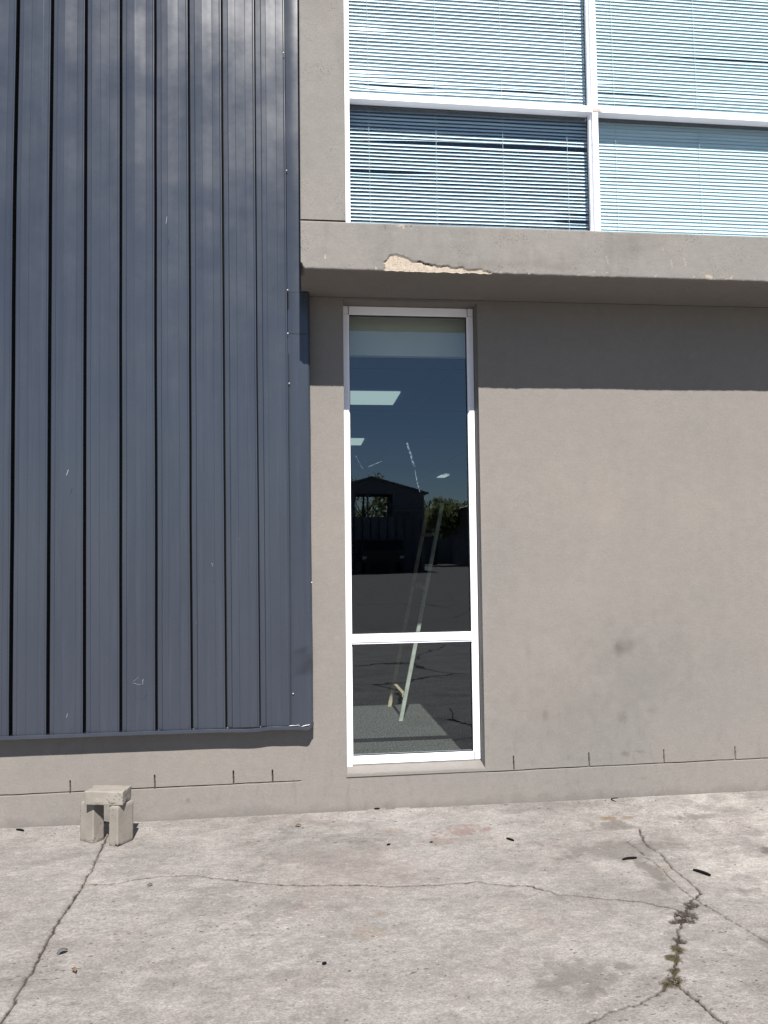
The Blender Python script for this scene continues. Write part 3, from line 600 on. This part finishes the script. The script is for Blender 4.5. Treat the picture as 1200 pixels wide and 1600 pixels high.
# ------------------------------------------------------------------ ladder
lad = empty('wooden_ladder', (.69, 1.24, .2)); tag(lad, 'pale worn ladder with narrow rails standing on the carpet behind the tall window', 'ladder')
LW = m_simple('weathered_ladder_wood', (.46, .475, .42), .7, var=.25, scale=20, bump=.003)
LW2 = m_simple('bare_ladder_wood', (.46, .38, .25), .75, var=.3, scale=20, bump=.003)
dx, dz = .2105, 1.0
def rail(y, x0, mm):
    b = MB(); zt = 1.62
    b.prism([(x0-.014-.69, y-1.24-.012, 0), (x0+.014-.69, y-1.24-.012, 0), (x0+.014-.69, y-1.24+.012, 0), (x0-.014-.69, y-1.24+.012, 0)], (zt*dx, 0, zt)); return b.obj('rail', mm, lad)
rail(1.24, .692, LW); r2 = rail(1.735, .664, LW2)
for k in range(4):
    z = .185+k*.40; b = MB(); x = .682-.69+z*dx
    b.prism([(x-.014, .013, z-.013), (x+.012, .013, z-.013), (x+.012, .013, z+.012), (x-.014, .013, z+.012)], (-.02, .47, 0)); b.obj('rung', LW2, lad)

# ------------------------------------------------------------------ the three concrete bricks
BRK = mat('cast_concrete_brick'); m, t, bb = BRK; n = NB(t)
c = n.mix(n.rng(n.noise(9, 6, .65), .3, .7), (.185, .168, .145), (.245, .225, .198)); c = n.mix(n.rng(n.noise(70, 5, .7), .55, .75, 0, .5), c, (.17, .145, .12))
v = n.vor(60); p_ = n.mth('LESS_THAN', v.outputs['Distance'], n.rng(n.noise(12, 3), .42, .7, 0, .36)); c = n.mix(n.mth('MULTIPLY', p_, .6), c, (.10, .085, .07))
t.links.new(c, bb.inputs['Base Color']); bb.inputs['Roughness'].default_value = .9; bb.inputs['Specular IOR Level'].default_value = .2
t.links.new(n.bump(n.mth('SUBTRACT', n.noise(90, 6, .75), p_), .6, .003), bb.inputs['Normal']); BRK = m
def brick(name, corners, h, z0, seed, label):
    """corners: 4 ground points of the footprint"""
    cx = sum(c[0] for c in corners)/4; cy = sum(c[1] for c in corners)/4
    b = bmesh.new(); a = [b.verts.new((c[0]-cx, c[1]-cy, 0)) for c in corners]; d = [b.verts.new((c[0]-cx, c[1]-cy, h)) for c in corners]
    b.faces.new(a[::-1]); b.faces.new(d)
    for i in range(4): b.faces.new((a[i], a[(i+1) % 4], d[(i+1) % 4], d[i]))
    bmesh.ops.recalc_face_normals(b, faces=b.faces[:])
    bmesh.ops.bevel(b, geom=b.edges[:], offset=.0018, segments=1, affect='EDGES', profile=.5)
    bmesh.ops.subdivide_edges(b, edges=b.edges[:], cuts=11, use_grid_fill=True)
    rs = random.Random(seed); from mathutils import noise as mn
    for v in b.verts:
        q = Vector(v.co)+Vector((seed*3.1, 0, 0)); nn = mn.noise(q*40)*.0018+mn.noise(q*11)*.002
        v.co += v.co.normalized()*nn
        # broken arrises
        e = mn.noise(q*28+Vector((5, 5, 5)))
        edge_ = sorted([h/2-abs(v.co.z-h/2)]+[0]*0)[0]
        if e > .25 and edge_ < .008: v.co += (Vector((0, 0, h/2))-v.co)*.05*(e-.25)*6
    me = bpy.data.meshes.new(name); b.to_mesh(me); b.free(); me.materials.append(BRK)
    for f in me.polygons: f.use_smooth = True
    o = bpy.data.objects.new(name, me); o.location = (cx, cy, z0); link(o); tag(o, label, 'brick', 'stacked concrete bricks by the wall base')
    return o
def par(a, b_, c): return [a, b_, c, (a[0]+c[0]-b_[0], a[1]+c[1]-b_[1])]
brick('concrete_brick', par((-1.170, -.243), (-1.088, -.298), (-1.050, -.240)), .203, -.001, 1, 'upright concrete brick standing under the left end of the flat brick')
brick('concrete_brick', par((-1.003, -.329), (-.954, -.358), (-.896, -.268)), .202, -.001, 2, 'upright concrete brick standing under the right end of the flat brick')
brick('concrete_brick', par((-1.128, -.318), (-.930, -.356), (-.909, -.252)), .068, .2045, 3, 'flat concrete brick lying across the two upright ones')

# ------------------------------------------------------------------ small litter
BLK = m_simple('black_scrap', (.006, .0055, .0055), .9, spec=.1, var=.3, bump=.002)
def scrap(x, y, ln, ang, r, label, bend=.05, mm=BLK, name='black_scrap', g='black scraps littering the concrete'):
    pts = [(ln*(i/5-.5), bend*ln*math.sin(math.pi*i/5), .75*r) for i in range(6)]
    b = MB(); b.tube(pts, [r*k for k in (.55, .95, 1.05, 1, .95, .6)], 7); o = b.obj(name, mm, None, smooth=True); o.location = (x, y, .001); o.rotation_euler = (0, 0, ang)
    tag(o, label, 'litter', g)
scrap(-1.53, -.065, .055, -.5, .006, 'black pod shaped scrap on the concrete left of the stacked bricks')
scrap(.393, -.008, .03, 0, .005, 'black scrap touching the wall base under the tall window')
scrap(1.021, -.537, .045, -.9, .0055, 'small black scrap midway between window and the two long scraps')
scrap(1.518, -.835, .075, .12, .006, 'long black scrap lying level, left of the tilted long one')
scrap(1.775, -1.02, .080, -.95, .0065, 'long black tilted scrap, rightmost on the concrete')
scrap(.402, -.518, .018, .3, .005, 'tiny black crumb in the pale patch below the window, left one')
scrap(.62, -.515, .015, .3, .004, 'tiny black crumb in the pale patch below the window, right one')
scrap(.056, -1.533, .016, .2, .005, 'small black crumb alone on the lower middle concrete')
scrap(1.80, -.05, .07, 1.0, .0025, 'thin curled black strip by the wall base near the rust stain', .5)
BRN = m_simple('dry_leaf', (.14, .08, .045), .8, var=.4, scale=60)
GRL = m_simple('grey_leaf', (.09, .09, .085), .8, var=.4, scale=60)
def leaf(x, y, l, wd, ang, mm, label):
    b = MB(); top = []; 
    for i in range(7):
        u = i/6; hw = wd*math.sin(math.pi*min(.97, max(.03, u)))*.5; xx = l*(u-.5); zz = .006+.006*math.sin(u*3)
        top.append([b.bm.verts.new((xx, s*hw, zz+abs(s)*.005)) for s in (-1, 0, 1)])
    for p, q in zip(top, top[1:]):
        for k in range(2): b.bm.faces.new((p[k], q[k], q[k+1], p[k+1]))
    o = b.obj('dry_leaf', mm, None, smooth=True); o.location = (x, y, .001); o.rotation_euler = (0, 0, ang); tag(o, label, 'leaf')
    sm_ = o.modifiers.new('s', 'SOLIDIFY'); sm_.thickness = .0008
leaf(-.91, -1.342, .04, .022, .7, GRL, 'curled grey leaf on the concrete right of the long left crack')
leaf(-.828, -1.476, .03, .016, -.9, BRN, 'small dry brown leaf on the lower left concrete')
leaf(-.699, -.827, .022, .012, .3, GRL, 'tiny dark leaf just under the thin horizontal crack')
leaf(-.051, -.218, .03, .018, .1, BRN, 'small brown leaf near the wall base left of the window')
# crumbs in the broken crack
RUB = m_simple('concrete_crumbs', (.11, .095, .08), .9, var=.5, scale=90)
def crumb_mesh(b, x, y, r, rs):
    q = bmesh.ops.create_icosphere(b.bm, subdivisions=1, radius=r, matrix=Matrix.Translation((x, y, r*.3)) @ Matrix.Rotation(rs.uniform(0, 6), 4, 'Z') @ Matrix.Diagonal((rs.uniform(.7, 1.4), rs.uniform(.6, 1), rs.uniform(.5, .8), 1)))
    for v in q['verts']: v.co += Vector((rs.uniform(-1, 1), rs.uniform(-1, 1), rs.uniform(-1, 1)))*r*.25
rs = random.Random(8); b = MB()
for cx, cy, s, k in ((1.50, -1.38, .035, 34), (1.57, -1.29, .03, 12), (1.40, -1.55, .02, 10), (1.25, -1.78, .03, 20)):
    for _ in range(k): crumb_mesh(b, cx+rs.gauss(0, s*.7), cy+rs.gauss(0, s*.55), rs.uniform(.001, .0038), rs)
for _ in range(260): crumb_mesh(b, rs.uniform(-1.7, 2.6), -abs(rs.gauss(0, .10))-.004, rs.uniform(.001, .0035), rs)
for _ in range(140): crumb_mesh(b, rs.uniform(-1.7, 2.4), rs.uniform(-1.9, 0), rs.uniform(.001, .003), rs)
tag(b.obj('gravel', RUB, None), 'loose grey concrete crumbs lying in the crack and over the paving', 'gravel', None, 'stuff')
# moss and dry grass in the crack
GRS = m_simple('dry_moss', (.06, .052, .028), .9, var=.5, scale=120)
b = MB()
for cx, cy, s, k in ((1.352, -1.60, .014, 120), (1.31, -1.655, .012, 160), (1.275, -1.73, .012, 160), (1.215, -1.80, .015, 130), (1.25, -1.785, .014, 200)):
    for _ in range(k):
        x, y = cx+rs.gauss(0, s*.75), cy+rs.gauss(0, s*.55); a = rs.uniform(0, 6.28); h = rs.uniform(.002, .009); l = rs.uniform(0, .010); w_ = .0011
        b.poly([(x-w_*math.sin(a), y+w_*math.cos(a), 0), (x+w_*math.sin(a), y-w_*math.cos(a), 0), (x+l*math.cos(a), y+l*math.sin(a), h)])
for _ in range(26):
    x, y = 1.49+rs.gauss(0, .03), -1.385+rs.gauss(0, .015); a = rs.uniform(0, 3.14); l = rs.uniform(.01, .035)
    b.poly([(x, y, .004), (x+.0012, y+.001, .004), (x+l*math.cos(a), y+l*math.sin(a), rs.uniform(.004, .012))])
tag(b.obj('grass', GRS, None), 'olive moss and dry grass growing in the crack on the right', 'grass', None, 'stuff')

# ------------------------------------------------------------------ the yard behind the camera (seen mirrored in the tall window)
SHED = m_simple('shed_sheet_metal', (.16, .18, .21), .6, var=.3); ROOFM = m_simple('shed_roof_sheet', (.22, .23, .24), .5)
S = empty('metal_shed', (3.9, -39, 0)); tag(S, 'dark gabled metal shed across the yard, mirrored in the tall window', 'shed')
W_, H_, HR = 3.15, 4.65, 5.55
ox0, ox1, oz0, oz1 = -1.0, 1.25, 3.25, 4.6
b = MB()
for y in (0, -3):
    b.box(-W_, ox0, y-.1, y, 0, H_).box(ox1, W_, y-.1, y, 0, H_).box(ox0, ox1, y-.1, y, 0, oz0).box(ox0, ox1, y-.1, y, oz1, H_)
    b.prism([(-W_, y-.1, H_), (W_, y-.1, H_), (0, y-.1, HR)], (0, .1, 0))
b.box(-W_, -W_+.1, -2.99, -.11, 0, H_); b.obj('wall', SHED, S)
b = MB(); b.prism([(-W_-.25, .3, H_-.07), (0, .3, HR), (0, .3, HR+.08), (-W_-.25, .3, H_+.01)], (0, -3.7, 0)); b.prism([(W_+.25, .3, H_-.07), (W_+.25, .3, H_+.01), (0, .3, HR+.081), (0, .3, HR+.001)], (0, -3.7, 0)); b.obj('roof', ROOFM, S)
b = MB(); b.box(-.3, -.18, .002, .03, oz0, oz1); b.obj('mullion', SHED, S)
b = MB()
for k in range(13): b.box(-3.1+k*.5, -3.06+k*.5, .002, .05, 0, 3.2)
b.obj('cladding_rib', DARK, S)
b = MB(); b.box(1.3, 3.14, .002, .6, 3.55, 3.62); b.obj('canopy', ROOFM, S)
D = MB().box(1.35, 2.75, .002, .05, 0, 3.4, .01).obj('door', m_simple('shed_door', (.10, .12, .15), .5), S); MB().box(1.4, 1.45, .05, .1, 1.6, 1.9, .005).obj('handle', WHITE, D)

LEAF = m_simple('tree_leaves', (.10, .13, .05), .6, var=.4, scale=3)
_t = LEAF.node_tree; _tl = _t.nodes.new('ShaderNodeBsdfTranslucent'); _tl.inputs[0].default_value = (.25, .27, .12, 1); _ms = _t.nodes.new('ShaderNodeMixShader'); _ms.inputs[0].default_value = .5
_t.links.new(_t.nodes['Principled BSDF'].outputs[0], _ms.inputs[1]); _t.links.new(_tl.outputs[0], _ms.inputs[2]); _t.links.new(_ms.outputs[0], _t.nodes['Material Output'].inputs[0])
BARK = m_simple('tree_bark', (.09, .07, .05), .9, bump=.02, bscale=8)
def tree(x, y, h, r, seed, label):
    rs = random.Random(seed); T = empty('broadleaf_tree', (x, y, 0)); tag(T, label, 'tree', 'trees beyond the yard')
    b = MB(); b.tube([(0, 0, 0), (.1, 0, h*.3), (0, .1, h*.6), (.1, 0, h*.85)], [h*.035, h*.028, h*.018, h*.006], 8)
    for _ in range(6):
        a = rs.uniform(0, 6.28); z = h*rs.uniform(.35, .6); b.tube([(0, 0, z), (math.cos(a)*r*.4, math.sin(a)*r*.4, z+h*.15), (math.cos(a)*r*.7, math.sin(a)*r*.7, z+h*.22)], [h*.012, h*.008, h*.003], 6)
    b.obj('trunk', BARK, T)
    cl_ = [(rs.uniform(-r, r)*.75, rs.uniform(-r, r)*.75, h*rs.uniform(.4, .95), r*rs.uniform(.25, .42)) for _ in range(14)]
    vs, fs = [], []
    for cx, cy, cz, cr0 in cl_:
        for _ in range(170):
            d = Vector((rs.gauss(0, 1), rs.gauss(0, 1), rs.gauss(0, 1))).normalized()*cr0*rs.uniform(.5, 1.05); p = Vector((cx, cy, cz))+d
            u = Vector((rs.gauss(0, 1), rs.gauss(0, 1), rs.gauss(0, 1))).normalized(); v = u.orthogonal().normalized(); s = rs.uniform(.09, .17); k = len(vs)
            vs += [p-u*s, p+v*s*.5, p+u*s, p-v*s*.5]; fs.append((k, k+1, k+2, k+3))
    me = bpy.data.meshes.new('crown'); me.from_pydata(vs, [], fs); me.materials.append(LEAF); link(bpy.data.objects.new('crown', me), T)
tree(3.9, -46, 6.2, 2.6, 1, 'bushy green tree behind the shed opening, mirrored in the window')
tree(9.6, -50, 5.2, 2.0, 2, 'round tree right of the shed, mirrored in the window')
tree(12.0, -52, 5.0, 2.0, 3, 'low tree beside the dark store, mirrored in the window')
tree(0.5, -54, 5.4, 2.4, 4, 'wide tree left behind the shed, mirrored in the window')
S2 = empty('storage_building', (16.2, -46, 0)); tag(S2, 'low dark storage building on the far right of the mirrored yard', 'building')
MB().box(-4.6, 5, -8, 0, 0, 4.2).obj('wall', SHED, S2)
b = MB(); b.prism([(-4.9, .3, 4.2), (5.3, .3, 4.2), (5.3, .3, 5.9), (.3, .3, 5.9)], (0, -8.6, 0)); b.obj('roof', ROOFM, S2)
MB().box(-3, -.4, .002, .05, .2, 3.1, .01).obj('roller_door', m_simple('roller_door_paint', (.1, .06, .05), .6), S2)
PW = MB(); PW.box(7.3, 24, -.2, 0, 0, 4.2); PW = PW.obj('perimeter_wall', SHED, None); PW.location = (0, -56, 0); tag(PW, 'long dark perimeter wall behind the trees, mirrored in the window', 'wall')
# yard truck
TR = empty('parked_truck', (4.3, -36.2, 0)); tag(TR, 'dark box truck parked in front of the shed, mirrored in the window', 'truck', None)
TP = m_simple('dark_truck_paint', (.02, .022, .026), .35); TY = m_simple('tyre_rubber', (.015, .015, .015), .8); GLD = m_simple('dark_glass', (.01, .012, .015), .08)
MB().box(-1.35, 1.2, -5.5, -1.9, .75, 1.9, .04).obj('cargo_box', TP, TR); cab = MB(); cab.prism([(-1.2, -1.8, .6), (-1.2, 0, .6), (-1.2, .05, 1.3), (-1.2, -.35, 1.85), (-1.2, -1.8, 1.9)], (2.3, 0, 0)); cab = cab.obj('cab', TP, TR)
MB().prism([(-1.05, .052, 1.32), (.95, .052, 1.32), (.9, -.31, 1.80), (-1.0, -.31, 1.80)], (0, .012, .01)).obj('windscreen', GLD, cab)
for x in (-1.1, 1.0):
    for y in (-.9, -4.6):
        b = MB(); b.tube([(x-.13, y, .45), (x+.13, y, .45)], .45, 24); wl = b.obj('wheel', TY, TR); b = MB(); b.tube([(x-.14, y, .45), (x+.14, y, .45)], .22, 18); b.obj('rim', ROOFM, wl)
    MB().box(x-.12, x+.12, .04, .07, .8, .95, .01).obj('headlight', WHITE, TR)
